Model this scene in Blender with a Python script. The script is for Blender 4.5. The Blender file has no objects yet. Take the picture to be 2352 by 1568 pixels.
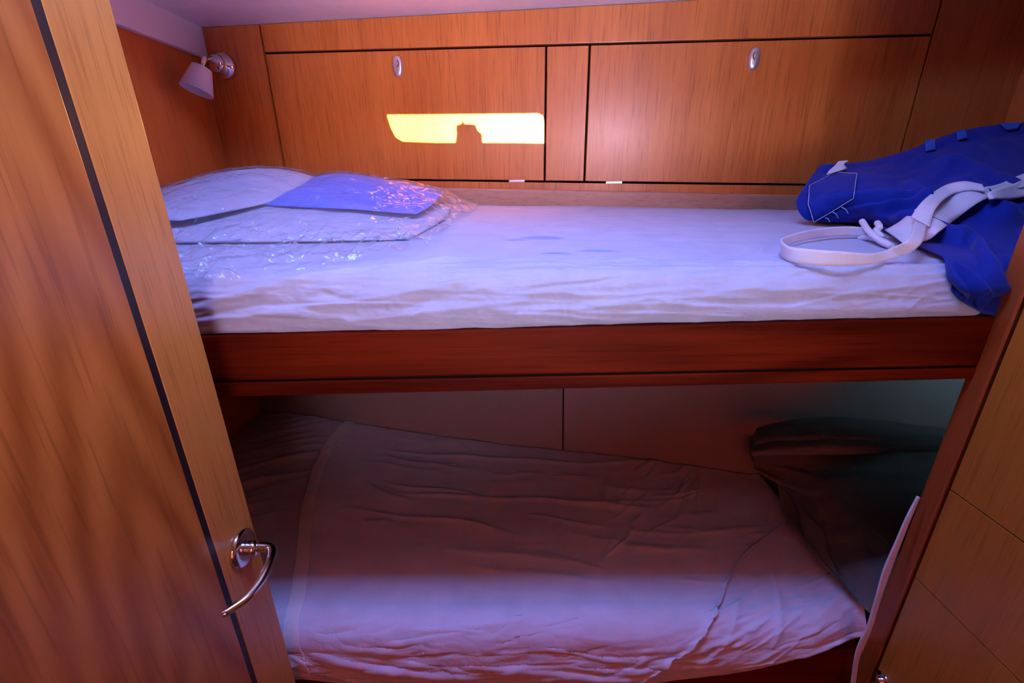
import bpy, bmesh, math, random
import numpy as np
from mathutils import Vector, Matrix

# ------------------------------------------------------------------ camera, world, lights, exposure
scene = bpy.context.scene
C = scene.collection
F_PX = 1020.0
CAM = np.array([0.0, 0.0, 1.35])
PITCH, ROLL, YAW = math.radians(20.4), math.radians(0.8), math.radians(0.5)


def cam_axes():
    cp, sp = math.cos(PITCH), math.sin(PITCH)
    fwd, up, rt = np.array([0, cp, -sp]), np.array([0, sp, cp]), np.array([1.0, 0, 0])
    Rz = np.array([[math.cos(YAW), -math.sin(YAW), 0], [math.sin(YAW), math.cos(YAW), 0], [0, 0, 1]])
    r2 = math.cos(ROLL) * rt - math.sin(ROLL) * up
    u2 = math.sin(ROLL) * rt + math.cos(ROLL) * up
    return np.stack([Rz @ r2, Rz @ u2, -(Rz @ fwd)], 1)


AX = cam_axes()
cd = bpy.data.cameras.new('camera')
cd.sensor_fit = 'HORIZONTAL'
cd.sensor_width = 36.0
cd.lens = F_PX / 2352.0 * 36.0
cd.clip_start = 0.01
cam = bpy.data.objects.new('camera', cd)
C.objects.link(cam)
mw = Matrix.Identity(4)
for i in range(3):
    for j in range(3):
        mw[i][j] = AX[i, j]
    mw[i][3] = CAM[i]
cam.matrix_world = mw
scene.camera = cam

world = bpy.data.worlds.new('world')
scene.world = world
world.use_nodes = True
world.node_tree.nodes['Background'].inputs[0].default_value = (0.55, 0.60, 1.0, 1)
world.node_tree.nodes['Background'].inputs[1].default_value = 0.25

vs = scene.view_settings
vs.view_transform = 'Standard'
vs.look = 'None'
vs.exposure = 0.2
vs.gamma = 1.0
vs.use_curve_mapping = False

HATCH = (-0.42, 0.30, 0.32, 0.50)           # skylight opening in the ceiling: x0, x1, y0, y1


def light(name, kind, loc, direction, energy, color, **kw):
    l = bpy.data.lights.new(name, kind)
    l.energy = energy
    l.color = color
    for k, v in kw.items():
        setattr(l, k, v)
    o = bpy.data.objects.new(name, l)
    C.objects.link(o)
    o.location = loc
    o.rotation_euler = Vector(direction).to_track_quat('-Z', 'Y').to_euler()
    return o


SUN_DIR = np.array([-0.12, 1.0, -0.06])
light('low_sun', 'SUN', (0.5, -4, 2), tuple(SUN_DIR), 80.0, (1.0, 0.76, 0.36), angle=math.radians(0.14))
light('skylight', 'AREA', ((HATCH[0] + HATCH[1]) / 2, (HATCH[2] + HATCH[3]) / 2, 2.04), (0, 0, -1), 12.0, (0.205, 0.325, 0.90),
      shape='RECTANGLE', size=HATCH[1] - HATCH[0], size_y=HATCH[3] - HATCH[2])
light('doorway_fill', 'AREA', (0.12, -1.02, 1.12), (0, 1, -0.05), 0.3, (1.0, 0.60, 0.62),
      shape='RECTANGLE', size=0.5, size_y=0.7)  # added fill lamp behind the camera, reddish to warm the lower bunk

light('ceiling_fill', 'AREA', (0.12, -1.03, 0.98), (0, 1, 0.42), 1.6, (0.62, 0.76, 1.0), spread=math.radians(50), shape='RECTANGLE', size=0.4, size_y=0.3)  # added uplight to brighten the ceiling and rear wall
light('port_daylight', 'AREA', (0.16, -0.985, 1.60), (-0.20, 1, 0.0), 1.5, (0.88, 0.72, 1.0), spread=math.radians(56), shape='RECTANGLE', size=0.40, size_y=0.07)

light('bow_fill', 'AREA', (0.97, 0.57, 1.05), (-0.30, 1, -0.10), 0.10, (0.46, 0.80, 1.0), spread=math.radians(130), shape='RECTANGLE', size=0.12, size_y=0.06)  # added fill lamp under the upper bunk, lifts the liner and cloth bag

# ------------------------------------------------------------------ helpers


def ray(u, v):
    return AX @ np.array([(u - 1176) / F_PX, -(v - 784) / F_PX, -1.0])


def atY(u, v, Y):
    d = ray(u, v)
    return CAM + d * (Y / d[1])


def atX(u, v, X):
    d = ray(u, v)
    return CAM + d * (X / d[0])


def atZ(u, v, Z):
    d = ray(u, v)
    return CAM + d * ((Z - CAM[2]) / d[2])


def rear_y(x):                               # face of the locker wall: it closes in towards the bow (right)
    return 1.225 - 0.11 * (x + 0.28)


def at_rear(u, v, off=0.0):
    d = ray(u, v)
    # y = 1.225 - off - .11 (x+.28)
    t = (1.225 - off - 0.11 * 0.28) / (d[1] + 0.11 * d[0])
    return CAM + d * t


def base_of(o):
    p = Vector((0, 0, 0))
    while o is not None:
        p += o.location
        o = o.parent
    return p


def link(name, me, mat, parent=None, smooth=False):
    if mat is not None:
        me.materials.append(mat)
    if smooth:
        me.polygons.foreach_set('use_smooth', [True] * len(me.polygons))
    o = bpy.data.objects.new(name, me)
    C.objects.link(o)
    if parent is not None:
        me.transform(Matrix.Translation(-base_of(parent)))
        o.parent = parent
    return o


def from_bm(name, bm, mat, parent=None, smooth=False):
    me = bpy.data.meshes.new(name)
    bmesh.ops.recalc_face_normals(bm, faces=bm.faces)
    bm.to_mesh(me)
    bm.free()
    return link(name, me, mat, parent, smooth)


def tag(o, label=None, cat=None, group=None, kind=None):
    for k, v in (('label', label), ('category', cat), ('group', group), ('kind', kind)):
        if v:
            o[k] = v
    return o


def thing(name, loc, label, cat, group=None):
    o = bpy.data.objects.new(name, None)
    o.empty_display_size = 0.05
    C.objects.link(o)
    o.location = loc
    return tag(o, label, cat, group)


def hexa(bm, pts, bevel=0.0):
    """pts: 8 corners, bottom quad (ccw) then top quad."""
    vs_ = [bm.verts.new(tuple(p)) for p in pts]
    fs = []
    for f in ((0, 3, 2, 1), (4, 5, 6, 7), (0, 1, 5, 4), (1, 2, 6, 5), (2, 3, 7, 6), (3, 0, 4, 7)):
        fs.append(bm.faces.new([vs_[i] for i in f]))
    if bevel:
        es = set(e for f in fs for e in f.edges)
        bmesh.ops.bevel(bm, geom=list(es), offset=bevel, segments=2, profile=0.6, affect='EDGES')


def box(bm, x0, x1, y0, y1, z0, z1, bevel=0.0):
    hexa(bm, [(x0, y0, z0), (x1, y0, z0), (x1, y1, z0), (x0, y1, z0),
              (x0, y0, z1), (x1, y0, z1), (x1, y1, z1), (x0, y1, z1)], bevel)


def box_obj(name, b, mat, parent=None, bevel=0.0):
    bm = bmesh.new()
    box(bm, *b, bevel)
    return from_bm(name, bm, mat, parent)


def frame_for(d):
    d = Vector(d).normalized()
    a = Vector((0, 0, 1)) if abs(d.z) < 0.9 else Vector((1, 0, 0))
    x = d.cross(a).normalized()
    return x, d.cross(x).normalized(), d


def lathe(bm, origin, axis, prof, n=32):
    """prof: (radius, height along the axis)."""
    x, y, d = frame_for(axis)
    o = Vector(origin)
    rings = []
    for r, h in prof:
        if r < 1e-6:
            rings.append([bm.verts.new(o + d * h)])
        else:
            rings.append([bm.verts.new(o + d * h + (x * math.cos(2 * math.pi * k / n) + y * math.sin(2 * math.pi * k / n)) * r)
                          for k in range(n)])
    for a, b in zip(rings, rings[1:]):
        for k in range(n):
            k2 = (k + 1) % n
            if len(a) == 1 and len(b) > 1:
                bm.faces.new((a[0], b[k2], b[k]))
            elif len(b) == 1 and len(a) > 1:
                bm.faces.new((a[k], a[k2], b[0]))
            elif len(a) > 1:
                bm.faces.new((a[k], a[k2], b[k2], b[k]))


def spline(pts, n):
    """Catmull-Rom through pts (m,k) -> (n,k)."""
    P = np.asarray(pts, float)
    m = len(P)
    if m == 2:
        t = np.linspace(0, 1, n)[:, None]
        return P[0] * (1 - t) + P[1] * t
    E = np.vstack([2 * P[0] - P[1], P, 2 * P[-1] - P[-2]])
    t = np.linspace(0, m - 1, n)
    i = np.minimum(t.astype(int), m - 2)
    f = (t - i)[:, None]
    p0, p1, p2, p3 = E[i], E[i + 1], E[i + 2], E[i + 3]
    return 0.5 * (2 * p1 + (p2 - p0) * f + (2 * p0 - 5 * p1 + 4 * p2 - p3) * f ** 2 + (3 * p1 - p0 - 3 * p2 + p3) * f ** 3)


def tube(bm, pts, r, n=14, steps=48):
    """round tube along a spline, r a number or list of radii per control point."""
    P = spline(pts, steps)
    R_ = np.full(steps, r) if np.isscalar(r) else spline(np.asarray(r, float)[:, None], steps)[:, 0]
    T = np.gradient(P, axis=0)
    T /= np.linalg.norm(T, axis=1)[:, None]
    x, y, _ = frame_for(T[0])
    N = np.array(x)
    rings = []
    for k in range(steps):
        N = N - T[k] * (N @ T[k])
        N /= np.linalg.norm(N)
        B = np.cross(T[k], N)
        rings.append([bm.verts.new(tuple(P[k] + R_[k] * (N * math.cos(2 * math.pi * q / n) + B * math.sin(2 * math.pi * q / n)))) for q in range(n)])
    for a, b in zip(rings, rings[1:]):
        for q in range(n):
            bm.faces.new((a[q], a[(q + 1) % n], b[(q + 1) % n], b[q]))
    bm.faces.new(rings[0][::-1])
    bm.faces.new(rings[-1])


def grid_obj(name, P, mat, parent=None, mask=None, thick=0.0):
    """P: (nu,nv,3) points -> one smooth mesh; mask keeps faces (nu-1,nv-1); thick adds real thickness."""
    nu, nv = P.shape[:2]
    idx = np.arange(nu * nv).reshape(nu, nv)
    q = np.stack([idx[:-1, :-1], idx[1:, :-1], idx[1:, 1:], idx[:-1, 1:]], -1)
    q = q.reshape(-1, 4) if mask is None else q[mask]
    co = P.reshape(-1, 3)
    used = np.unique(q)
    re = np.full(nu * nv, -1)
    re[used] = np.arange(len(used))
    me = bpy.data.meshes.new(name)
    me.from_pydata(co[used].tolist(), [], re[q].tolist())
    me.update()
    o = link(name, me, mat, parent, True)
    if thick:
        m = o.modifiers.new('thickness', 'SOLIDIFY')
        m.thickness = abs(thick)
        m.offset = -1.0 if thick > 0 else 1.0
    return o


def closed_obj(name, top, bot, mat, parent=None):
    """two grids with the same shape, sewn along their rims into a solid."""
    nu, nv = top.shape[:2]
    n = nu * nv
    idx = np.arange(n).reshape(nu, nv)
    qt = np.stack([idx[:-1, :-1], idx[1:, :-1], idx[1:, 1:], idx[:-1, 1:]], -1).reshape(-1, 4)
    qb = qt[:, ::-1] + n
    rim = np.concatenate([idx[:, 0], idx[-1, 1:], idx[-2::-1, -1], idx[0, -2:0:-1]])
    r2 = np.roll(rim, -1)
    qs = np.stack([r2, rim, rim + n, r2 + n], -1)
    me = bpy.data.meshes.new(name)
    me.from_pydata(np.vstack([top.reshape(-1, 3), bot.reshape(-1, 3)]).tolist(), [], np.vstack([qt, qb, qs]).tolist())
    bm = bmesh.new()
    bm.from_mesh(me)
    bmesh.ops.recalc_face_normals(bm, faces=bm.faces)
    bm.to_mesh(me)
    bm.free()
    return link(name, me, mat, parent, True)


def normals_of(P):
    du = np.gradient(P, axis=0)
    dv = np.gradient(P, axis=1)
    N = np.cross(du, dv)
    return N / (np.linalg.norm(N, axis=2, keepdims=True) + 1e-12)


_tab = {}


def noise(x, y, seed=0):
    if seed not in _tab:
        _tab[seed] = np.random.RandomState(seed).rand(256, 256) * 2 - 1
    T = _tab[seed]
    xi, yi = np.floor(x).astype(int), np.floor(y).astype(int)
    fx, fy = x - xi, y - yi
    fx = fx * fx * fx * (fx * (fx * 6 - 15) + 10)
    fy = fy * fy * fy * (fy * (fy * 6 - 15) + 10)
    a, b = T[xi % 256, yi % 256], T[(xi + 1) % 256, yi % 256]
    c, d = T[xi % 256, (yi + 1) % 256], T[(xi + 1) % 256, (yi + 1) % 256]
    return (a * (1 - fx) + b * fx) * (1 - fy) + (c * (1 - fx) + d * fx) * fy


def fbm(x, y, seed=0, octv=4, gain=0.5):
    s, a = 0, 1.0
    for k in range(octv):
        s = s + a * noise(x * 2 ** k + 17.3 * k, y * 2 ** k + 5.1 * k, seed + k)
        a *= gain
    return s


def ridged(x, y, seed=0, octv=3):
    s, a = 0, 1.0
    for k in range(octv):
        s = s + a * (1 - np.abs(noise(x * 2 ** k + 3.7 * k, y * 2 ** k + 9.2 * k, seed + k)) * 2)
        a *= 0.5
    return s


def folds(x, y, segs):
    """sum of soft folds: (x0,y0,x1,y1,width,height); they fade out at both ends."""
    s = np.zeros_like(x)
    for x0, y0, x1, y1, w, h in segs:
        dx, dy = x1 - x0, y1 - y0
        L2 = dx * dx + dy * dy
        t = ((x - x0) * dx + (y - y0) * dy) / L2
        bend = 0.12 * np.sin(t * 7 + x0 * 50) * w * 3
        d = ((x - x0) * dy - (y - y0) * dx) / math.sqrt(L2) + bend
        env = np.clip(np.minimum(t, 1 - t) * 4, 0, 1)
        env = env * env * (3 - 2 * env)
        ww = w * (0.6 + 0.6 * env)
        s += h * env * np.where(d > 0, np.exp(-(d / ww) ** 2), np.exp(-(d / (ww * 0.55)) ** 2))
    return s


def smooth(a, b, x):
    t = np.clip((x - a) / (b - a), 0, 1)
    return t * t * (3 - 2 * t)


def ribbon(name, ctrl, mat, parent, thick=0.0016, steps=60, across=6):
    """flat strap from control pairs: (edge A xyz, edge B xyz)."""
    A = spline([c[0] for c in ctrl], steps)
    B = spline([c[1] for c in ctrl], steps)
    t = np.linspace(0, 1, across)[None, :, None]
    P = A[:, None] * (1 - t) + B[:, None] * t
    return grid_obj(name, P, mat, parent, thick=thick)


# ------------------------------------------------------------------ materials


def new_mat(name):
    m = bpy.data.materials.new(name)
    m.use_nodes = True
    nt = m.node_tree
    return m, nt, nt.nodes['Principled BSDF']


def N(nt, t, **kw):
    n = nt.nodes.new(t)
    for k, v in kw.items():
        setattr(n, k, v)
    return n


def ramp(nt, stops):
    r = N(nt, 'ShaderNodeValToRGB')
    e = r.color_ramp.elements
    while len(e) < len(stops):
        e.new(0.5)
    for k, (p, c) in enumerate(stops):
        e[k].position = p
        e[k].color = (*c, 1)
    return r


def wood(name, light_c, dark_c, grain='z', rough=0.34, scale=1.0, figure=0.0, seed=0.0, coat=0.25, soft=0.0, pore=0.8, arch=None, spec=0.5):
    """varnished veneer: fine pores drawn out along the grain, broad tone streaks and an optional cathedral figure."""
    m, nt, b = new_mat(name)
    tc = N(nt, 'ShaderNodeTexCoord')
    mp = N(nt, 'ShaderNodeMapping')
    L = nt.links.new
    L(tc.outputs['Object'], mp.inputs[0])
    mp.inputs['Location'].default_value = (seed * 3.1, seed * 1.7, seed * 2.3)
    st = {'x': (0.035, 1, 1), 'y': (1, 0.035, 1), 'z': (1, 1, 0.035)}[grain]
    mp.inputs['Scale'].default_value = tuple(s * scale for s in st)

    def nz(sc, det, r=0.6, dist=0.0):
        n = N(nt, 'ShaderNodeTexNoise')
        n.inputs['Scale'].default_value = sc
        n.inputs['Detail'].default_value = det
        n.inputs['Roughness'].default_value = r
        n.inputs['Distortion'].default_value = dist
        L(mp.outputs[0], n.inputs['Vector'])
        return n
    broad, fine, pores = nz(14, 4, 0.6, 0.4), nz(120, 5, 0.7), nz(330, 2, 0.5)

    def math_(op, a, bb):
        n = N(nt, 'ShaderNodeMath', operation=op)
        for k, v in enumerate((a, bb)):
            if isinstance(v, (int, float)):
                n.inputs[k].default_value = v
            else:
                L(v, n.inputs[k])
        return n.outputs[0]
    v = math_('ADD', math_('MULTIPLY', broad.outputs[0], 0.55), math_('MULTIPLY', fine.outputs[0], 0.45))
    if figure:
        mp2 = N(nt, 'ShaderNodeMapping')
        L(tc.outputs['Object'], mp2.inputs[0])
        st2 = {'x': (0.16, 1, 1), 'y': (1, 0.16, 1), 'z': (1, 1, 0.16)}[grain]
        mp2.inputs['Scale'].default_value = st2
        mp2.inputs['Location'].default_value = (seed, seed * 0.7, seed * 0.4)
        n0 = N(nt, 'ShaderNodeTexNoise')
        n0.inputs['Scale'].default_value = 6.5
        n0.inputs['Detail'].default_value = 1.5
        n0.inputs['Distortion'].default_value = 0.25
        L(mp2.outputs[0], n0.inputs['Vector'])
        sn = N(nt, 'ShaderNodeMath', operation='SINE')
        L(math_('MULTIPLY', n0.outputs[0], 46.0), sn.inputs[0])
        v = math_('ADD', v, math_('MULTIPLY', sn.outputs[0], figure))
    if arch:                                                 # nested cathedral arches of a flat-sawn leaf: (centre y, apex pull, rings per metre)
        sp = N(nt, 'ShaderNodeSeparateXYZ')
        wv = N(nt, 'ShaderNodeTexNoise')
        wv.inputs['Scale'].default_value = 5.0
        wv.inputs['Detail'].default_value = 2
        mp3 = N(nt, 'ShaderNodeMapping')
        mp3.inputs['Scale'].default_value = (1, 2.2, 0.5)
        L(tc.outputs['Object'], mp3.inputs[0])
        L(mp3.outputs[0], wv.inputs['Vector'])
        L(tc.outputs['Object'], sp.inputs[0])
        dy = math_('SUBTRACT', sp.outputs[1], arch[0])
        ab = math_('SQRT', math_('ADD', math_('MULTIPLY', dy, dy), 0.00025), 0.0)
        f_ = math_('ADD', math_('MULTIPLY', sp.outputs[2], arch[1]), ab)
        f_ = math_('ADD', f_, math_('MULTIPLY', wv.outputs[0], 0.04))
        sn = N(nt, 'ShaderNodeMath', operation='SINE')
        L(math_('MULTIPLY', f_, arch[2] * 6.283), sn.inputs[0])
        v = math_('ADD', v, math_('MULTIPLY', sn.outputs[0], arch[3]))
    r = ramp(nt, [(0.34 - soft, dark_c), (0.66 + soft, light_c)])
    L(v, r.inputs[0])
    pr = ramp(nt, [(0.34, (0.55, 0.48, 0.42)), (0.44, (1, 1, 1))])
    L(pores.outputs[0], pr.inputs[0])
    mx = N(nt, 'ShaderNodeMixRGB', blend_type='MULTIPLY')
    mx.inputs[0].default_value = pore
    L(r.outputs[0], mx.inputs[1])
    L(pr.outputs[0], mx.inputs[2])
    L(mx.outputs[0], b.inputs['Base Color'])
    b.inputs['Roughness'].default_value = rough
    b.inputs['Coat Weight'].default_value = coat
    b.inputs['Specular IOR Level'].default_value = spec
    b.inputs['Coat Roughness'].default_value = 0.22
    bp = N(nt, 'ShaderNodeBump')
    bp.inputs['Strength'].default_value = 0.06
    bp.inputs['Distance'].default_value = 0.001
    L(pores.outputs[0], bp.inputs['Height'])
    L(bp.outputs[0], b.inputs['Normal'])
    return m


def fabric(name, col, rough=0.85, weave=1400.0, bump=0.12, sheen=0.15, mottling=0.06, stretch=(1, 1, 1), translucent=0.0):
    m, nt, b = new_mat(name)
    L = nt.links.new
    tc = N(nt, 'ShaderNodeTexCoord')
    mp = N(nt, 'ShaderNodeMapping')
    mp.inputs['Scale'].default_value = stretch
    L(tc.outputs['Object'], mp.inputs[0])
    n1 = N(nt, 'ShaderNodeTexNoise')
    n1.inputs['Scale'].default_value = weave
    n1.inputs['Detail'].default_value = 1
    n2 = N(nt, 'ShaderNodeTexNoise')
    n2.inputs['Scale'].default_value = 26
    n2.inputs['Detail'].default_value = 6
    L(mp.outputs[0], n1.inputs['Vector'])
    L(mp.outputs[0], n2.inputs['Vector'])
    lo = tuple(c * (1 - mottling * 2) for c in col)
    r = ramp(nt, [(0.3, lo), (0.7, col)])
    L(n2.outputs[0], r.inputs[0])
    L(r.outputs[0], b.inputs['Base Color'])
    b.inputs['Roughness'].default_value = rough
    b.inputs['Sheen Weight'].default_value = sheen
    b.inputs['Specular IOR Level'].default_value = 0.2
    ad = N(nt, 'ShaderNodeMath', operation='ADD')
    L(n1.outputs[0], ad.inputs[0])
    ml = N(nt, 'ShaderNodeMath', operation='MULTIPLY')
    ml.inputs[1].default_value = 2.0
    L(n2.outputs[0], ml.inputs[0])
    L(ml.outputs[0], ad.inputs[1])
    bp = N(nt, 'ShaderNodeBump')
    bp.inputs['Strength'].default_value = bump
    bp.inputs['Distance'].default_value = 0.002
    L(ad.outputs[0], bp.inputs['Height'])
    L(bp.outputs[0], b.inputs['Normal'])
    return m


def plain(name, col, rough=0.5, metal=0.0, bump=0.0):
    m, nt, b = new_mat(name)
    n = N(nt, 'ShaderNodeTexNoise')
    n.inputs['Scale'].default_value = 60
    n.inputs['Detail'].default_value = 3
    r = ramp(nt, [(0.3, tuple(c * 0.94 for c in col)), (0.7, col)])
    nt.links.new(n.outputs[0], r.inputs[0])
    nt.links.new(r.outputs[0], b.inputs['Base Color'])
    b.inputs['Roughness'].default_value = rough
    b.inputs['Metallic'].default_value = metal
    return m


TEAK_L, TEAK_D = (0.72, 0.205, 0.036), (0.51, 0.118, 0.016)
M_wall = wood('locker_veneer', TEAK_L, TEAK_D, 'z', 0.36, 1.0, 0.0, 0.3, pore=0.6)
M_lockA = wood('locker_door_veneer', TEAK_L, TEAK_D, 'z', 0.36, 1.1, 0.0, 2.1, pore=0.6)
M_side = wood('side_veneer', TEAK_L, TEAK_D, 'z', 0.38, 0.9, 0.0, 5.2, soft=0.1, pore=0.5)
M_rail = wood('rail_timber', (0.17, 0.016, 0.003), (0.065, 0.005, 0.001), 'x', 0.5, 0.9, 0.10, 1.1, pore=0.6, coat=0.0, spec=0.06)  # part own dark timber, part shade put into the colour
M_ledge = wood('ledge_timber', (0.58, 0.30, 0.19), (0.44, 0.20, 0.11), 'x', 0.40, 1.0, 0.03, 4.4, pore=0.4)
M_doorp = wood('door_panel_veneer', (0.62, 0.225, 0.042), (0.37, 0.100, 0.013), 'z', 0.36, 0.7, 0.0, 7.7, coat=0.18, soft=0.16, pore=0.45, arch=(0.330, 0.20, 30, 0.20))
M_stile = wood('door_stile_timber', (0.76, 0.34, 0.075), (0.56, 0.21, 0.038), 'z', 0.36, 1.3, 0.0, 3.3, soft=0.12, pore=0.45)
M_ward = wood('wardrobe_veneer', (0.54, 0.190, 0.022), (0.42, 0.125, 0.013), 'z', 0.42, 1.2, 0.0, 8.8, coat=0.15, soft=0.05, pore=0.4)
M_post = wood('wardrobe_post_timber', (0.40, 0.095, 0.018), (0.30, 0.060, 0.010), 'z', 0.42, 1.0, 0.0, 6.1, coat=0.15, soft=0.1, pore=0.4)
M_inlay = plain('black_inlay', (0.012, 0.009, 0.012), 0.45)
M_dark = plain('dark_void', (0.010, 0.006, 0.005), 0.95)
M_dark.node_tree.nodes['Principled BSDF'].inputs['Specular IOR Level'].default_value = 0.05
M_white = plain('white_headliner', (0.92, 0.88, 0.92), 0.6)
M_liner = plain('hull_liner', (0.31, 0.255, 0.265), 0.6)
M_floor = wood('sole_timber', (0.22, 0.13, 0.07), (0.13, 0.07, 0.04), 'y', 0.4, 1.0, 0.05, 9.0)
M_chrome = plain('chrome', (0.85, 0.84, 0.86), 0.12, 1.0)
M_satin = plain('satin_metal', (0.78, 0.74, 0.80), 0.32, 0.9)
M_shade = plain('white_shade', (0.86, 0.80, 0.88), 0.45)
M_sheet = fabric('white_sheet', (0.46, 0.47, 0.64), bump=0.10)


def dent_light(m, spots, col):
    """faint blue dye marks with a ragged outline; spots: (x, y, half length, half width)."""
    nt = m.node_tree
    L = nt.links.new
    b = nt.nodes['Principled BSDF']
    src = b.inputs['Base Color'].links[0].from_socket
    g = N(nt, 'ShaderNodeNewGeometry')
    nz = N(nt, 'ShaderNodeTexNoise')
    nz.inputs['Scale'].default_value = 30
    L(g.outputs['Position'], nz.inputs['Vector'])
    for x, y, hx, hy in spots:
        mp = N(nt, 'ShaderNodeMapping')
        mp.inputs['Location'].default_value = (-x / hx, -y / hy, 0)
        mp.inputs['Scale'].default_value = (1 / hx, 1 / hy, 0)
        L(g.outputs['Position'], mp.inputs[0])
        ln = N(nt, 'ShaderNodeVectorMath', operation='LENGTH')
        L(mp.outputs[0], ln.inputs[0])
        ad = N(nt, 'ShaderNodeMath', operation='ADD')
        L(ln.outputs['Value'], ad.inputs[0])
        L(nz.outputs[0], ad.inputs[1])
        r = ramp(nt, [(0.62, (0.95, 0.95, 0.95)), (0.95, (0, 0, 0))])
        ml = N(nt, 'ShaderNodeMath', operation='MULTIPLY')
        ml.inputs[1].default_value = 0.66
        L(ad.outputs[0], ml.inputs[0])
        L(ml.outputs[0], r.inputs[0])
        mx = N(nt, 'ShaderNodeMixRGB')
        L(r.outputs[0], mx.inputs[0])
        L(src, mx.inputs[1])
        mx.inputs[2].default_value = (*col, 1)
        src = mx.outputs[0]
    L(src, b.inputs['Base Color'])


DENT_LIGHT = [(0.040, .690, .048, .016), (0.000, .675, .03, .008), (0.058, .590, .030, .012), (0.115, .605, .042, .008)]  # patches of bluer light, put into the sheet colour
dent_light(M_sheet, DENT_LIGHT, (0.20, 0.30, 0.75))
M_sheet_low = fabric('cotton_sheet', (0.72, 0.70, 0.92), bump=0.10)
M_hem = fabric('sheet_hem', (0.88, 0.82, 0.95), bump=0.12)
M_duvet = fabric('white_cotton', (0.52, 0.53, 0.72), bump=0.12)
M_blue = fabric('blue_cotton', (0.15, 0.22, 0.85), bump=0.12, sheen=0.2)
M_canvas = fabric('blue_canvas', (0.002, 0.019, 0.28), rough=0.8, weave=900, bump=0.25, sheen=0.1)
M_canvas_l = fabric('light_blue_patch', (0.02, 0.10, 0.52), rough=0.8, weave=900, bump=0.2)
M_web = fabric('white_webbing', (0.74, 0.68, 0.78), weave=1200, bump=0.3)
M_thread = fabric('white_thread', (0.50, 0.55, 0.80), weave=2000)
M_cloth = fabric('dark_brown_cloth', (0.15, 0.155, 0.165), weave=1100, bump=0.2, sheen=0.1)
M_cord = fabric('white_cord', (0.72, 0.70, 0.78), weave=1500)


def plastic_mat():
    m = bpy.data.materials.new('clear_polythene')
    m.use_nodes = True
    nt = m.node_tree
    nt.nodes.clear()
    L = nt.links.new
    out = N(nt, 'ShaderNodeOutputMaterial')
    tr = N(nt, 'ShaderNodeBsdfTransparent')
    tr.inputs[0].default_value = (0.97, 0.97, 0.99, 1)
    gl = N(nt, 'ShaderNodeBsdfGlossy')
    gl.inputs['Roughness'].default_value = 0.09
    df = N(nt, 'ShaderNodeBsdfDiffuse')
    df.inputs[0].default_value = (0.85, 0.85, 0.9, 1)
    lw = N(nt, 'ShaderNodeLayerWeight')
    lw.inputs[0].default_value = 0.16
    mul = N(nt, 'ShaderNodeMath', operation='MULTIPLY_ADD')
    mul.inputs[1].default_value = 0.38
    mul.inputs[2].default_value = 0.05
    L(lw.outputs['Fresnel'], mul.inputs[0])
    m1 = N(nt, 'ShaderNodeMixShader')
    m1.inputs[0].default_value = 0.05
    L(tr.outputs[0], m1.inputs[1])
    L(df.outputs[0], m1.inputs[2])
    m2 = N(nt, 'ShaderNodeMixShader')
    L(mul.outputs[0], m2.inputs[0])
    L(m1.outputs[0], m2.inputs[1])
    L(gl.outputs[0], m2.inputs[2])
    tc = N(nt, 'ShaderNodeTexCoord')
    vo = N(nt, 'ShaderNodeTexVoronoi', feature='DISTANCE_TO_EDGE')
    vo.inputs['Scale'].default_value = 26
    nz = N(nt, 'ShaderNodeTexNoise')
    nz.inputs['Scale'].default_value = 14
    nz.inputs['Detail'].default_value = 3
    mv = N(nt, 'ShaderNodeMixRGB')
    mv.inputs[0].default_value = 0.12
    L(tc.outputs['Object'], mv.inputs[1])
    L(tc.outputs['Object'], nz.inputs['Vector'])
    L(nz.outputs['Color'], mv.inputs[2])
    L(mv.outputs[0], vo.inputs['Vector'])
    bp = N(nt, 'ShaderNodeBump')
    bp.inputs['Strength'].default_value = 0.55
    bp.inputs['Distance'].default_value = 0.012
    L(vo.outputs['Distance'], bp.inputs['Height'])
    L(bp.outputs[0], gl.inputs['Normal'])
    L(bp.outputs[0], lw.inputs['Normal'])
    # sharp creases scatter light and look whiter
    vo2 = N(nt, 'ShaderNodeTexVoronoi', feature='DISTANCE_TO_EDGE')
    vo2.inputs['Scale'].default_value = 30
    nz2 = N(nt, 'ShaderNodeTexNoise')
    nz2.inputs['Scale'].default_value = 9
    nz2.inputs['Detail'].default_value = 2
    mv2 = N(nt, 'ShaderNodeMixRGB')
    mv2.inputs[0].default_value = 0.3
    L(tc.outputs['Object'], mv2.inputs[1])
    L(nz2.outputs['Color'], mv2.inputs[2])
    L(tc.outputs['Object'], nz2.inputs['Vector'])
    L(mv2.outputs[0], vo2.inputs['Vector'])
    cr = ramp(nt, [(0.0, (1, 1, 1)), (0.045, (0, 0, 0))])
    L(vo2.outputs['Distance'], cr.inputs[0])
    nz3 = N(nt, 'ShaderNodeTexNoise')
    nz3.inputs['Scale'].default_value = 24
    L(tc.outputs['Object'], nz3.inputs['Vector'])
    gt_ = ramp(nt, [(0.54, (0, 0, 0)), (0.66, (1, 1, 1))])
    L(nz3.outputs[0], gt_.inputs[0])
    mm = N(nt, 'ShaderNodeMath', operation='MULTIPLY')
    L(cr.outputs[0], mm.inputs[0])
    L(gt_.outputs[0], mm.inputs[1])
    ma = N(nt, 'ShaderNodeMath', operation='MULTIPLY_ADD')
    ma.inputs[1].default_value = 0.55
    ma.inputs[2].default_value = 0.05
    L(mm.outputs[0], ma.inputs[0])
    L(ma.outputs[0], m1.inputs[0])
    L(m2.outputs[0], out.inputs[0])
    return m


M_plastic = plastic_mat()

# ------------------------------------------------------------------ the setting
XL, XR = -0.77, 1.07          # left bulkhead, right (bow) bulkhead
YB = -1.0                     # bulkhead behind the camera
ZC = 1.70                     # headlining


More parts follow.
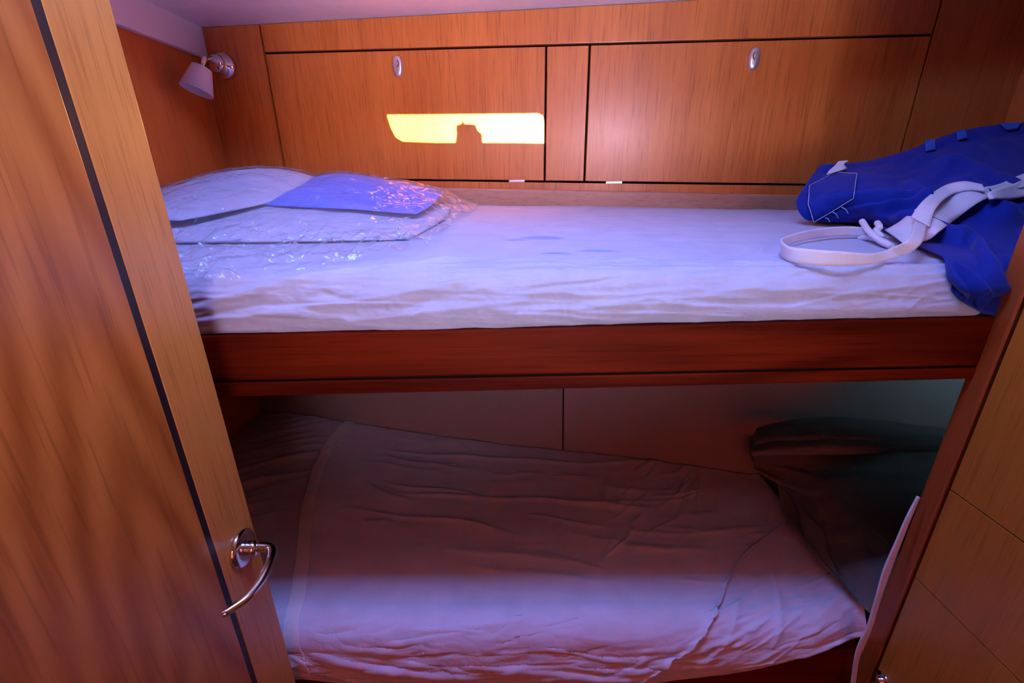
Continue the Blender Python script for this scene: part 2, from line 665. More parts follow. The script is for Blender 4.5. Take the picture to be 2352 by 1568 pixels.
def rear_slab(bm, x0, x1, z0, z1, off=0.0, th=0.012, bevel=0.0012):
    """a board lying on the locker wall; z0/z1 may be (left,right) pairs."""
    za, zb = (z0 if isinstance(z0, tuple) else (z0, z0)), (z1 if isinstance(z1, tuple) else (z1, z1))
    ya, yb = rear_y(x0) - off, rear_y(x1) - off
    hexa(bm, [(x0, ya, za[0]), (x1, yb, za[1]), (x1, yb + th, za[1]), (x0, ya + th, za[0]),
              (x0, ya, zb[0]), (x1, yb, zb[1]), (x1, yb + th, zb[1]), (x0, ya + th, zb[0])], bevel)


def struct(name, bm, mat):
    return tag(from_bm(name, bm, mat), kind='structure')


bm = bmesh.new()
box(bm, -1.0, 1.1, -1.1, 1.4, -0.03, 0.0)
struct('floor', bm, M_floor)

bm = bmesh.new()                                            # headlining with the skylight opening
hx0, hx1, hy0, hy1 = HATCH
ZR, YS = 2.00, 0.86                                         # unseen front ceiling raised so the skylight falls more evenly
box(bm, -1.0, 1.1, YS, 1.4, ZC, ZC + 0.03)
box(bm, -1.0, 1.1, YS, YS + 0.02, ZC + 0.03, ZR)
box(bm, -1.0, 1.1, -1.1, hy0, ZR, ZR + 0.03)
box(bm, -1.0, 1.1, hy1, YS + 0.02, ZR, ZR + 0.03)
box(bm, -1.0, hx0, hy0, hy1, ZR, ZR + 0.03)
box(bm, hx1, 1.1, hy0, hy1, ZR, ZR + 0.03)
struct('ceiling', bm, M_white)
bm = bmesh.new()                                            # raised coaming around the opening
for b in ((hx0 - .02, hx1 + .02, hy0 - .02, hy0), (hx0 - .02, hx1 + .02, hy1, hy1 + .02), (hx0 - .02, hx0, hy0, hy1), (hx1, hx1 + .02, hy0, hy1)):
    box(bm, *b, ZR + 0.03, ZR + 0.09)
struct('trim_1', bm, M_white)

bm = bmesh.new()
box(bm, XL - 0.02, XL, -1.1, 1.33, 0, ZR)
struct('wall_left', bm, M_side)
bm = bmesh.new()                                            # white fascia below the headlining
box(bm, XL, XL + 0.014, 0.87, rear_y(XL) - 0.001, 1.634, ZC, 0.001)
struct('trim_2', bm, M_white)
bm = bmesh.new()
box(bm, XR, XR + 0.02, -1.1, 1.3, 0, ZR)
struct('wall_right', bm, M_side)

bm = bmesh.new()                                            # dark board behind the locker fronts: seen only in the gaps
rear_slab(bm, XL, XR, 0.9, ZC, off=-0.0125, th=0.02, bevel=0)
struct('wall_rear', bm, M_dark)

# the lower liner leans outwards with the hull


def liner_y(x, z):
    return 0.995 - 0.236 * x + 0.20 * (z - 0.69)


SEAM = 0.118
k = 0
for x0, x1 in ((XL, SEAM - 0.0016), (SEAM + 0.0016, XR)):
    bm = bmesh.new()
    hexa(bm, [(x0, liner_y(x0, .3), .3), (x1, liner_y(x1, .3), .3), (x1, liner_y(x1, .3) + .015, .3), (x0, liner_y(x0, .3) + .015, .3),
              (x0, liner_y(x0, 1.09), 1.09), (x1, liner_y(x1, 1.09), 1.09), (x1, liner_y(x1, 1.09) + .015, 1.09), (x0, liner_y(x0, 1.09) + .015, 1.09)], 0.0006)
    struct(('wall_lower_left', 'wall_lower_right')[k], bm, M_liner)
    k += 1

bm = bmesh.new()
hexa(bm, [(SEAM - .03, liner_y(SEAM - .03, .3) + .016, .3), (SEAM + .03, liner_y(SEAM + .03, .3) + .016, .3), (SEAM + .03, liner_y(SEAM + .03, .3) + .03, .3), (SEAM - .03, liner_y(SEAM - .03, .3) + .03, .3),
          (SEAM - .03, liner_y(SEAM - .03, 1.08) + .016, 1.08), (SEAM + .03, liner_y(SEAM + .03, 1.08) + .016, 1.08), (SEAM + .03, liner_y(SEAM + .03, 1.08) + .03, 1.08), (SEAM - .03, liner_y(SEAM - .03, 1.08) + .03, 1.08)])
struct('trim_8', bm, M_dark)                                # dark strip added behind the liner joint to stop light leaking through

# bulkhead behind the camera with the port the low sun comes through
patch_px = [(889, 264), (1236, 261), (1246, 266), (1251, 285), (1253, 328), (1150, 327), (1000, 327), (925, 324), (909, 314), (899, 295)]


def to_back(p, y=YB):
    t = (y - p[1]) / SUN_DIR[1]
    return p + SUN_DIR * t


hole = [to_back(at_rear(u, v)) for u, v in patch_px]
door_hole = (-0.15, 0.40, 0.75, 1.50)
bm = bmesh.new()
outer = [bm.verts.new(p) for p in ((XL - .02, YB, 0), (XR + .02, YB, 0), (XR + .02, YB, ZR), (XL - .02, YB, ZR))]
inner = [bm.verts.new(tuple(p)) for p in hole]
dz = [bm.verts.new(p) for p in ((door_hole[0], YB, door_hole[2]), (door_hole[1], YB, door_hole[2]), (door_hole[1], YB, door_hole[3]), (door_hole[0], YB, door_hole[3]))]
es = []
for loop in (outer, inner, dz):
    for a, b in zip(loop, loop[1:] + loop[:1]):
        es.append(bm.edges.new((a, b)))
bmesh.ops.triangle_fill(bm, use_beauty=True, use_dissolve=False, edges=es)
ex = bmesh.ops.extrude_face_region(bm, geom=bm.faces[:])
bmesh.ops.translate(bm, verts=[g for g in ex['geom'] if isinstance(g, bmesh.types.BMVert)], vec=(0, -0.004, 0))
struct('wall_back', bm, M_side)
bm = bmesh.new()                                            # unseen panel added to keep the sun out of the doorway
box(bm, -0.5, 0.75, -1.42, -1.40, 0.5, 1.53)
struct('sun_stop', bm, M_side)
notch_px = [(1047, 332), (1051, 304), (1049, 297), (1050, 286), (1061, 284), (1063, 277), (1067, 284), (1091, 285), (1098, 300), (1107, 307), (1109, 332)]
bm = bmesh.new()
fr = [bm.verts.new(tuple(to_back(at_rear(u, v), YB + 0.006))) for u, v in notch_px]
f = bm.faces.new(fr)
ex = bmesh.ops.extrude_face_region(bm, geom=[f])
bmesh.ops.translate(bm, verts=[g for g in ex['geom'] if isinstance(g, bmesh.types.BMVert)], vec=(0, -0.02, 0))
struct('notch_blocker', bm, M_dark)                              # unseen blocker, shaped to cast the notch in the sun patch

# ------------------------------------------------------------------ locker wall
xL, x2, x3, xRg = at_rear(630, 250)[0], at_rear(1253, 250)[0], at_rear(1349, 250)[0], at_rear(2105, 220)[0]
gt = [at_rear(606, 122), at_rear(2140, 80)]
gb = [at_rear(930, 413), at_rear(1840, 424)]


def lin(p, x):
    a, b = p
    return a[2] + (b[2] - a[2]) * (x - a[0]) / (b[0] - a[0])


def zt(x): return lin(gt, x)
def zb(x): return lin(gb, x)


G = 0.0024                                                   # half a gap
LEDGE_OFF = 0.022


def panel(name, x0, x1, zf0, zf1, mat, parent=None):
    bm = bmesh.new()
    rear_slab(bm, x0, x1, (zf0(x0), zf0(x1)), (zf1(x0), zf1(x1)))
    return from_bm(name, bm, mat, parent)


def const(z): return lambda x: z


tag(panel('trim_3', XL, xL - G, const(1.15), const(ZC - .001), M_wall), kind='structure')
tag(panel('trim_4', xL + G, xRg - G, lambda x: zt(x) + G, const(ZC - .001), M_wall), kind='structure')
tag(panel('trim_5', x2 + G, x3 - G, lambda x: zb(x) + G, lambda x: zt(x) - G, M_side), kind='structure')
tag(panel('trim_6', xL + G, xRg - G, const(1.15), lambda x: zb(x) - G, M_wall), kind='structure')
tag(panel('trim_7', xRg + G, XR, const(1.15), const(ZC - .001), M_side), kind='structure')


def locker(x0, x1, latch, hinge, mat, label, slot_flip):
    xm = (x0 + x1) / 2
    t = thing('locker_door', (xm, rear_y(xm), zb(xm)), label, 'locker door', 'locker doors above the upper bunk')
    panel('door_panel', x0, x1, lambda x: zb(x) + G, lambda x: zt(x) - G, mat, t)
    # oval push latch
    p = at_rear(*latch)
    bm = bmesh.new()
    nrm = Vector((-0.11, -1, 0)).normalized()
    tx = Vector((1, -0.11, 0)).normalized()
    o = Vector(p)
    rings = []
    for s, h in ((1.0, 0.0), (1.0, 0.006), (0.86, 0.009), (0.55, 0.0098), (0.0, 0.010)):
        if s == 0:
            rings.append([bm.verts.new(o + nrm * h)])
            continue
        ring = []
        for q in range(32):
            a = 2 * math.pi * q / 32
            ce, se = math.cos(a), math.sin(a)
            ring.append(bm.verts.new(o + nrm * h + tx * (0.0122 * s * math.copysign(abs(ce) ** 0.8, ce)) + Vector((0, 0, 1)) * (0.0225 * s * math.copysign(abs(se) ** 0.9, se))))
        rings.append(ring)
    for a, b in zip(rings, rings[1:]):
        for q in range(32):
            if len(b) == 1:
                bm.faces.new((a[q], a[(q + 1) % 32], b[0]))
            else:
                bm.faces.new((a[q], a[(q + 1) % 32], b[(q + 1) % 32], b[q]))
    la = from_bm('latch', bm, M_satin, t, True)
    la['label'] = 'oval satin metal push latch'
    # curved dark slot pressed into the latch
    bm = bmesh.new()
    pts = []
    for q in range(9):
        a = math.radians(-75 + q * 150 / 8 - 10)
        r = 0.0052
        pts.append(tuple(o + nrm * 0.0098 + tx * (slot_flip * (r * math.cos(a) - 0.001)) + Vector((0, 0, 1)) * (0.005 + 1.35 * r * math.sin(a))))
    tube(bm, pts, 0.0010, 8, 24)
    from_bm('finger_slot', bm, M_inlay, la, True)
    # flat hinge leaf seen in the bottom gap
    hp = at_rear(*hinge)
    bm = bmesh.new()
    rear_slab(bm, hp[0] - 0.020, hp[0] + 0.020, hp[2] - 0.0028, hp[2] + 0.0028, off=0.002, th=0.006, bevel=0.001)
    h = from_bm('hinge', bm, M_satin, t)
    h['label'] = 'small pale metal hinge in the bottom gap'
    return t


locker(xL + G, x2 - G, (915, 153), (1187, 416), M_lockA, 'wooden locker door with an oval latch that carries the bright yellow patch of sunlight', 1)
locker(x3 + G, xRg - G, (1730, 136), (1410, 419), M_wall, 'plain unlit wooden locker door with an oval latch above the blue canvas bag', -1)

# ------------------------------------------------------------------ cabin door on the left
DX = -0.344
door = tag(box_obj('door_1', (DX - 0.026, DX, -0.30, 0.3815, 0.03, 1.66), M_doorp, None, 0.001), kind='structure')
st = box_obj('stile', (DX - 0.026, DX, 0.390, 0.4565, 0.03, 1.66), M_stile, door, 0.0012)
st['label'] = 'paler straight-grained edge board of the door'
box_obj('inlay_strip', (DX - 0.026, DX - 0.0006, 0.3815, 0.390, 0.03, 1.66), M_inlay, door)['label'] = 'black inlay line'
bm = bmesh.new()
H0 = (DX, 0.427, 0.921)
HZ = 0.921
tube(bm, [(DX + .004, .428, HZ), (DX + .024, .4285, HZ), (DX + .036, .427, HZ), (DX + .044, .418, HZ), (DX + .0475, .40, HZ - .001), (DX + .0475, .38, HZ - .003),
          (DX + .043, .36, HZ - .004), (DX + .033, .345, HZ - .004), (DX + .028, .341, HZ - .004)], [.006, .0058, .0058, .0058, .0054, .005, .0046, .0042, .0036], 16, 80)
hd = from_bm('door_handle', bm, M_chrome, door, True)
hd['label'] = 'curved chrome lever handle'
bm = bmesh.new()
lathe(bm, H0, (1, 0, 0), [(0, 0), (.0235, 0), (.0235, .003), (.021, .0055), (.013, .0065), (0, .0068)], 40)
from_bm('rose', bm, M_chrome, hd, True)
bm = bmesh.new()
lathe(bm, H0, (1, 0, 0), [(0, .006), (.0085, .006), (.0095, .010), (.0085, .0135), (.0095, .0165), (.0075, .020), (0, .020)], 28)
from_bm('collar', bm, M_chrome, hd, True)

# ------------------------------------------------------------------ wardrobe on the right
WX = 0.576
w = thing('wardrobe', (WX, 0.0, 0.0), 'tall wooden wardrobe side with drawer lines standing at the foot of both bunks', 'wardrobe')
box_obj('carcass', (WX + 0.016, XR - 0.002, -0.6, 0.500, 0.0, ZR - .002), M_dark, w)
box_obj('post', (WX - 0.001, WX + 0.05, 0.4925, 0.519, 0.0, ZR - .002), M_post, w, 0.002)['label'] = 'dark rounded edge post'
Z1, Z2 = 0.9515, 0.797
box_obj('upper_door', (WX, WX + 0.016, -0.6, 0.4875, Z1 + .0008, ZR - .004), M_ward, w, 0.0007)
box_obj('drawer', (WX, WX + 0.016, -0.6, 0.4875, Z2 + .0008, Z1 - .0008), M_ward, w, 0.0007)
ld = box_obj('lower_door', (WX, WX + 0.016, -0.6, 0.4875, 0.02, Z2 - .0008), M_ward, w, 0.0007)
bm = bmesh.new()
kp = atX(2030, 1562, WX)
lathe(bm, tuple(kp), (-1, 0, 0), [(0, 0), (.0125, 0), (.0135, .002), (.012, .004), (.0085, .005), (.0082, .010), (.007, .0125), (0, .013)], 32)
from_bm('push_knob', bm, M_chrome, ld, True)['label'] = 'round chrome push knob'

# ------------------------------------------------------------------ bunk frames
u = thing('bunk_frame', (0, 0.8, 1.09), 'varnished upper bunk frame with a dark front rail between door and wardrobe', 'bunk', 'bunk frames')
RX0, RX1 = XL + .002, WX


def rail_z(p0, p1, x):
    return p0[1] + (p1[1] - p0[1]) * (x - p0[0]) / (p1[0] - p0[0])


def rail(name, top, bot, mat, parent, y0=.510, y1=.530, bev=.003):
    bm = bmesh.new()
    a, b = RX0, RX1
    hexa(bm, [(a, y0, rail_z(*bot, a)), (b, y0, rail_z(*bot, b)), (b, y1, rail_z(*bot, b)), (a, y1, rail_z(*bot, a)),
              (a, y0, rail_z(*top, a)), (b, y0, rail_z(*top, b)), (b, y1, rail_z(*top, b)), (a, y1, rail_z(*top, a))], bev)
    return from_bm(name, bm, mat, parent)


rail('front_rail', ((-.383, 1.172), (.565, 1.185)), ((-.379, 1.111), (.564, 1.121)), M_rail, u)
rail('inlay_strip', ((-.379, 1.1112), (.564, 1.1212)), ((-.379, 1.1082), (.564, 1.1185)), M_dark, u, .5112, .530, 0)
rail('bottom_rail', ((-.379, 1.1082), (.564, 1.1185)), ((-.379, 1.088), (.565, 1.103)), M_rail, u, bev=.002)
bm = bmesh.new()
hexa(bm, [(XL + .002, .53, 1.095), (XR - .002, .53, 1.105), (XR - .002, rear_y(XR) - .004, 1.105), (XL + .002, rear_y(XL) - .004, 1.095),
          (XL + .002, .53, 1.107), (XR - .002, .53, 1.117), (XR - .002, rear_y(XR) - .004, 1.117), (XL + .002, rear_y(XL) - .004, 1.107)])
from_bm('base_board', bm, M_dark, u)
la_, lb_ = at_rear(1060, 432, LEDGE_OFF), at_rear(1830, 448, LEDGE_OFF)


def ledge_z(x): return lin([la_, lb_], x)


bm = bmesh.new()
rear_slab(bm, XL + .002, XR - .002, 1.15, (ledge_z(XL), ledge_z(XR)), off=LEDGE_OFF, th=LEDGE_OFF - 0.0005, bevel=.004)
from_bm('back_rail', bm, M_ledge, u)['label'] = 'paler pinkish back rail along the locker wall'

lo = thing('bunk_frame', (0, 0.8, 0.0), 'lower bunk base board, dark and mostly covered by the overhanging white sheet', 'bunk', 'bunk frames')
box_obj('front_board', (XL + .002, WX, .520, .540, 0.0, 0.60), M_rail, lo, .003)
bm = bmesh.new()
box(bm, XL + .002, XR - .002, .54, .80, .53, .55)
from_bm('base_board', bm, M_dark, lo)

# ------------------------------------------------------------------ upper mattress


def up_top(x, y):                                            # height of the upper mattress top
    t = np.clip((y - 0.50) / 0.66, 0, 1.2)
    back = 1.285 - 0.0225 * np.clip(x + 0.15, -1, 1)
    front = 1.243
    z = front + (back - front) * (1 - (1 - np.clip(t, 0, 1)) ** 1.7)
    return z + 0.002 * fbm(x * 3, y * 4, 31, 2)


def up_surface(x, y):                                        # top of the mattress including its rounded front edge
    z = up_top(x, np.maximum(y, .549))
    return np.where(y > .549, z, np.where(y > .513, z - .036 + np.sqrt(np.maximum(.036 ** 2 - (.549 - y) ** 2, 0)), -1))


def build_mattress(x, back_y, front_y, zbot, top_fn, r, nt, tuck=0.02, back_drop=0.08):
    P = []
    for k, xi in enumerate(x):
        fy, zb_ = front_y[k], zbot[k]
        y1 = np.linspace(back_y[k], fy + r, 220)
        z1 = top_fn(np.full_like(y1, xi), y1)
        zc = z1[-1] - r
        a = np.linspace(0, math.pi / 2, 24)[1:]
        y2 = fy + r - r * np.sin(a)
        z2 = zc + r * np.cos(a)
        z3 = np.linspace(zc, zb_, 40)[1:]
        y3 = np.full_like(z3, fy) - 0.004 * np.sin(np.linspace(0, math.pi, len(z3)))
        y4 = np.array([fy + 0.006, fy + tuck])
        z4 = np.array([zb_ - 0.003, zb_ - 0.004])
        yb = np.array([back_y[k] + 0.001, back_y[k] + 0.002])
        zbk = np.array([z1[0] - back_drop, z1[0] - 0.01])
        yy = np.concatenate([yb, y1, y2, y3, y4])
        zz = np.concatenate([zbk, z1, z2, z3, z4])
        s = np.concatenate([[0], np.cumsum(np.hypot(np.diff(yy), np.diff(zz)))])
        # arc length measured from the front bottom edge upwards
        nf = int(nt * .52)
        ss = np.concatenate([np.linspace(0, s[-1] - .22, nt - nf, endpoint=False), np.linspace(s[-1] - .22, s[-1], nf)])
        P.append(np.stack([np.full(nt, xi), np.interp(ss, s, yy), np.interp(ss, s, zz)], -1))
    return np.array(P)


def arc_from_front(P):
    d = np.linalg.norm(np.diff(P, axis=1), axis=2)
    s = np.concatenate([np.zeros((len(P), 1)), np.cumsum(d, 1)], 1)
    return s[:, -1:] - s                                     # 0 at the tuck under the front edge


rng = random.Random(5)
nx = 860
X = np.linspace(XL + .004, XR - .004, nx)
fy = 0.513 + 0.010 * smooth(.55, .574, X)
zbot = 1.174 + (X + .38) * 0.0135
P = build_mattress(X, np.array([rear_y(x) - LEDGE_OFF - .002 for x in X]), fy, zbot, up_top, 0.036, 330)
S = arc_from_front(P)
XX = P[:, :, 0]
front_w = smooth(0.20, 0.07, S) * smooth(0.0, 0.03, S)
edge_w = smooth(0.0, 0.035, S)
segs = []
for k in range(130):                                        # gathered folds along the front face
    x0 = rng.uniform(-.75, .55)
    L_ = rng.uniform(.05, .26)
    s0 = rng.uniform(.03, .135)
    segs.append((x0, s0, x0 + L_, s0 + rng.uniform(-.018, .028), rng.uniform(.0022, .0055), rng.uniform(.0007, .0024) * rng.choice((1, 1, -1))))
for k in range(150):                                        # short slanted creases
    x0 = rng.uniform(-.75, .55)
    s0 = rng.uniform(.02, .13)
    L_ = rng.uniform(.02, .06)
    segs.append((x0, s0, x0 + L_ * rng.uniform(-.3, 1), s0 + L_ * rng.uniform(.3, .8), rng.uniform(.0016, .0035), rng.uniform(.0005, .0015)))
segs += [(-.42, .050, -.08, .125, .007, .0045), (-.36, .035, .02, .09, .006, .0035), (-.16, .115, .10, .15, .007, .0035), (-.20, .085, -.05, .14, .004, .003), (-.05, .10, .30, .155, .008, .003),
         (.05, .04, .45, .075, .008, .003), (.30, .12, .37, .21, .004, .002), (.32, .12, .40, .20, .004, .002), (.28, .12, .34, .20, .004, .0018)]
D = 0.75 * folds(XX, S, segs) * edge_w
D += 0.0010 * front_w * ridged(XX * 22, S * 60, 3, 4) + 0.0012 * front_w * fbm(XX * 12, S * 34, 8, 4)
top_w = smooth(.14, .24, S)
D += top_w * (0.0007 * fbm(XX * 2.2, S * 38, 12, 3) + 0.0004 * ridged(XX * 9, S * 14, 15, 2))
tsegs = []
for k in range(26):
    x0 = rng.uniform(-.2, .6)
    s0 = rng.uniform(.2, .7)
    L_ = rng.uniform(.06, .25)
    tsegs.append((x0, s0, x0 + L_, s0 + rng.uniform(-.05, .05), rng.uniform(.003, .008), rng.uniform(.0004, .0011)))
# two shallow dents in the middle of the bed
D += folds(XX, S, tsegs) * top_w
P = P + normals_of(P) * D[:, :, None] * np.sign((normals_of(P)[nx // 2, 150])[2])
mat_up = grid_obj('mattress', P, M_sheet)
tag(mat_up, 'upper bunk mattress in a wrinkled white sheet, under the blue canvas bag', 'mattress', 'mattresses on the bunks')

# ------------------------------------------------------------------ lower mattress


def low_back(x):
    return liner_y(x, 0.70) - 0.006


def low_top(x, y):
    z = 0.690 + 0.0 * x
    z = z + 0.020 * np.exp(-((x + .62) / .16) ** 2 - ((y - 1.0) / .22) ** 2)     # raised head end
    z = z - 0.012 * smooth(.62, .50, y)
    return z + 0.004 * fbm(x * 3.0, y * 3.0, 41, 2)


nx = 760
X = np.linspace(XL + .004, WX - .004, nx)
corner = smooth(.40, .566, X)
fyl = 0.497 + 0.026 * corner ** 3
zbl = 0.552 + 0.075 * smooth(.20, .57, X) + 0.012 * smooth(-.15, -.38, X) + .003 * np.sin(X * 31)
Pl = build_mattress(X, low_back(X), fyl, zbl, low_top, 0.045, 330, tuck=.03, back_drop=.015)
Sl = arc_from_front(Pl)
XX = Pl[:, :, 0]
Dl = np.zeros_like(XX)
segs = []
for k in range(110):
    x0 = rng.uniform(-.45, .5)
    L_ = rng.uniform(.04, .2)
    s0 = rng.uniform(.03, .15)
    segs.append((x0, s0, x0 + L_, s0 + rng.uniform(-.03, .045), rng.uniform(.0025, .006), rng.uniform(.0008, .0028) * rng.choice((1, 1, -1))))
segs += [(-.36, .10, -.05, .06, .010, .006), (-.1, .09, .25, .05, .009, .005), (.05, .05, .40, .12, .009, .004), (.28, .05, .38, .17, .007, .004), (.40, .06, .46, .2, .006, .004)]
fl = smooth(.22, .10, Sl) * smooth(0, .03, Sl)
Dl += .65 * folds(XX, Sl, segs) * smooth(0, .035, Sl) + .0010 * fl * ridged(XX * 18, Sl * 40, 51, 4)
lsegs = []
for k in range(30):                                         # fan of soft folds at the head end
    t = k / 29
    x0, y0 = -.75 + .05 * rng.random(), .25 + .55 * t
    lsegs.append((x0, y0, x0 + rng.uniform(.15, .30), y0 + rng.uniform(.05, .14), rng.uniform(.006, .012), rng.uniform(.002, .005)))
Dl += folds(XX, Sl, lsegs) * smooth(.2, .26, Sl)
Dl += smooth(.18, .26, Sl) * (.0012 * fbm(XX * 5, Sl * 8, 55, 3) + .0006 * ridged(XX * 8, Sl * 16, 57, 2))
NL = normals_of(Pl)
sgn = np.sign(NL[nx // 2, 150, 2])
Pl2 = Pl + NL * Dl[:, :, None] * sgn
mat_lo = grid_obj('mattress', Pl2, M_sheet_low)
tag(mat_lo, 'lower bunk mattress in a creased white fitted sheet beneath the loose sheet', 'mattress', 'mattresses on the bunks')

# loose sheet lying over the lower mattress: hem on the left, slanting edge on the right
nx2 = 680
Y0s = Pl[0, :, 1]


def hem_x(y):
    pts = np.array([(.36, -.372), (.44, -.368), (.482, -.368), (.554, -.388), (.604, -.405), (.72, -.455), (.834, -.490), (.93, -.500), (1.013, -.490), (1.07, -.462), (1.15, -.40)])
    return np.interp(y, pts[:, 0], pts[:, 1])


def slant_x(y):
    pts = np.array([(.36, -.05), (.40, .04), (.48, .217), (.53, .335), (.554, .372), (.61, .46), (.667, .535), (.72, .560), (1.2, .562)])
    return np.interp(y, pts[:, 0], pts[:, 1])


from_idx = np.linspace(0, 1, nx2)
nT = Pl.shape[1]
Pc = np.zeros((nx2, nT, 3))
Sc = np.zeros((nx2, nT))
Y19 = float(np.interp(-.19, -Sl[nx // 2], Pl[nx // 2, :, 1]))
for j in range(nT):
    # depth measured as if the front face were unrolled
    yref = Pl[nx // 2, j, 1]
    sref = Sl[nx // 2, j]
    yun = yref if sref > .19 else Y19 - (.19 - sref) * .55
    xa, xb = hem_x(np.array([yun]))[0], slant_x(np.array([yun]))[0]
    xs = xa + (xb - xa) * from_idx
    for c in range(3):
        Pc[:, j, c] = np.interp(xs, X, Pl2[:, j, c])
    Pc[:, j, 0] = xs
    Sc[:, j] = np.interp(xs, X, Sl[:, j])
NC = normals_of(Pc)
sg = np.sign(NC[nx2 // 2, 150, 2])
XXc = Pc[:, :, 0]
csegs = []
for k in range(46):
    x0 = rng.uniform(-.42, .45)
    y0 = rng.uniform(.20, .65)
    L_ = rng.uniform(.07, .30)
    csegs.append((x0, y0, x0 + L_, y0 + rng.uniform(-.03, .03) - .2 * L_, rng.uniform(.004, .010), rng.uniform(.0008, .0026)))
for k in range(20):
    x0 = rng.uniform(.15, .45)
    y0 = rng.uniform(.25, .5)
    csegs.append((x0, y0, x0 + rng.uniform(.04, .12), y0 + rng.uniform(.05, .15), rng.uniform(.004, .008), rng.uniform(.001, .003)))
csegs += [(-.40, .62, .30, .54, .008, .003), (-.30, .45, .35, .40, .007, .003), (.0, .38, .2, .34, .006, .002)]
rr = np.linspace(0, 1, nx2)[:, None]
offc = .0055 + .0035 * np.exp(-((1 - rr) / .012) ** 2) + folds(XXc, Sc, csegs) * smooth(.16, .24, Sc) + .0007 * fbm(XXc * 9, Sc * 12, 61, 3)
Pc = Pc + NC * (offc * sg)[:, :, None]
j1 = int(np.argmax(Sl[nx // 2] < .045))
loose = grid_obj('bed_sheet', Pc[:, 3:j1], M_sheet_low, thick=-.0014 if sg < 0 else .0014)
tag(loose, 'loose white sheet spread on the lower bunk, hem band on its left', 'bed sheet')
hw = Pc[:17, 3:j1].copy()
NH = normals_of(hw) * sg
# band folded back along the hem
widths = np.linspace(0, .026, 17)
for q in range(17):
    for c in range(3):
        xs_ = Pc[0, 3:j1, 0] + widths[q]
        hw[q, :, c] = [np.interp(xs_[jj], Pc[:, 3 + jj, 0], Pc[:, 3 + jj, c]) for jj in range(j1 - 3)]
hw += NH * .0016
hm = grid_obj('hem', hw, M_hem, loose, thick=-.001 if sg < 0 else .001)
hm['label'] = 'paler double hem band'

# ------------------------------------------------------------------ bedding bundle in the clear bag


def cushion(name, outline, zt_fn, zb_fn, mat, label, cat, p=1.5, n=130, wr=0.002, seed=0, wsc=(10, 14), segs=()):
    """soft slab: 'outline' = 4 corners (quad in x,y, ccw), edges rounded off; zt/zb give top and bottom."""
    a = np.linspace(-1, 1, n)
    U, V = np.meshgrid(a, a, indexing='ij')
    # squircle map keeps corners soft
    Us = U * np.sqrt(1 - 0.16 * V * V)
    Vs = V * np.sqrt(1 - 0.16 * U * U)
    c = [np.array(q, float) for q in outline]
    w0, w1, w2, w3 = (1 - Us) * (1 - Vs) / 4, (1 + Us) * (1 - Vs) / 4, (1 + Us) * (1 + Vs) / 4, (1 - Us) * (1 + Vs) / 4
    x = w0 * c[0][0] + w1 * c[1][0] + w2 * c[2][0] + w3 * c[3][0]
    y = w0 * c[0][1] + w1 * c[1][1] + w2 * c[2][1] + w3 * c[3][1]
    prof = np.clip((1 - np.abs(U) ** (p * 3)) * (1 - np.abs(V) ** (p * 3)), 0, 1) ** 0.5
    zb_ = zb_fn(x, y)
    zt_ = zt_fn(x, y)
    zm = zb_ + (zt_ - zb_) * 0.03
    top = zm + (zt_ - zm) * prof + wr * (ridged(x * wsc[0], y * wsc[1], seed, 3) - .5) * prof + folds(x, y, segs) * prof
    bot = zm - (zm - zb_) * prof
    return tag(closed_obj(name, np.stack([x, y, top], -1), np.stack([x, y, bot], -1), mat), label, cat)


def duvet_top(x, y): return up_top(x, y) + .020 + .018 * smooth(.70, 1.0, y) - .010 * smooth(-.3, -.13, x)
def blue_top(x, y): return 1.318 + .046 * smooth(.80, 1.08, y) - .030 * smooth(-.42, -.14, x) + .004 * smooth(-.2, -.5, x)
def pillow_top(x, y): return 1.318 + .062 * smooth(.74, 1.06, y) - .055 * np.clip((np.abs(x + .53) - .02) / .25, 0, 1) ** 1.6


stack = []
stack += [cushion('folded_duvet', [(-.76, .665), (-.135, .66), (-.125, 1.10), (-.76, 1.16)], duvet_top, lambda x, y: up_top(x, y) + .002, M_duvet,
        'flat folded white duvet at the bottom of the stack inside the clear plastic bag', 'duvet', p=.6, wr=.0016, seed=71)]
stack += [cushion('folded_blanket', [(-.475, .83), (-.160, .80), (-.150, 1.09), (-.46, 1.14)], blue_top, lambda x, y: duvet_top(x, y) + .001, M_blue,
        'folded bright blue bedding seen through the clear plastic bag', 'blanket', p=1.1, wr=.0010, seed=75,
        segs=[(-.45, .9, -.2, .87, .008, .002), (-.4, .98, -.18, .94, .008, .002)])]
stack += [cushion('pillow', [(-.765, .74), (-.52, .70), (-.335, 1.05), (-.76, 1.17)], pillow_top, lambda x, y: duvet_top(x, y) + .004, M_duvet,
        'plump white pillow at the left end of the upper bunk beside the reading lamp', 'pillow', p=.85, wr=.0018, seed=79,
        segs=[(-.72, .85, -.42, 1.05, .010, .004), (-.68, .80, -.45, .95, .010, .003), (-.62, .78, -.50, .84, .008, .003)])]

nb = 420
bx = np.linspace(-.764, -.03, nb)
by = np.linspace(.482, 1.168, nb)
BX, BY = np.meshgrid(bx, by, indexing='ij')


def top_heights(objs, X_, Y_):
    """height of the topmost of the given solids above every (x, y), -9 where there is none."""
    from mathutils.bvhtree import BVHTree
    out = np.full(X_.shape, -9.0)
    for o in objs:
        me = o.data
        t = BVHTree.FromPolygons([tuple(v.co) for v in me.vertices], [tuple(p.vertices) for p in me.polygons])
        for i in range(X_.shape[0]):
            for j in range(0, X_.shape[1]):
                hit = t.ray_cast(Vector((X_[i, j], Y_[i, j], 2.0)), Vector((0, 0, -1)))[0]
                if hit is not None and hit.z > out[i, j]:
                    out[i, j] = hit.z
    return out


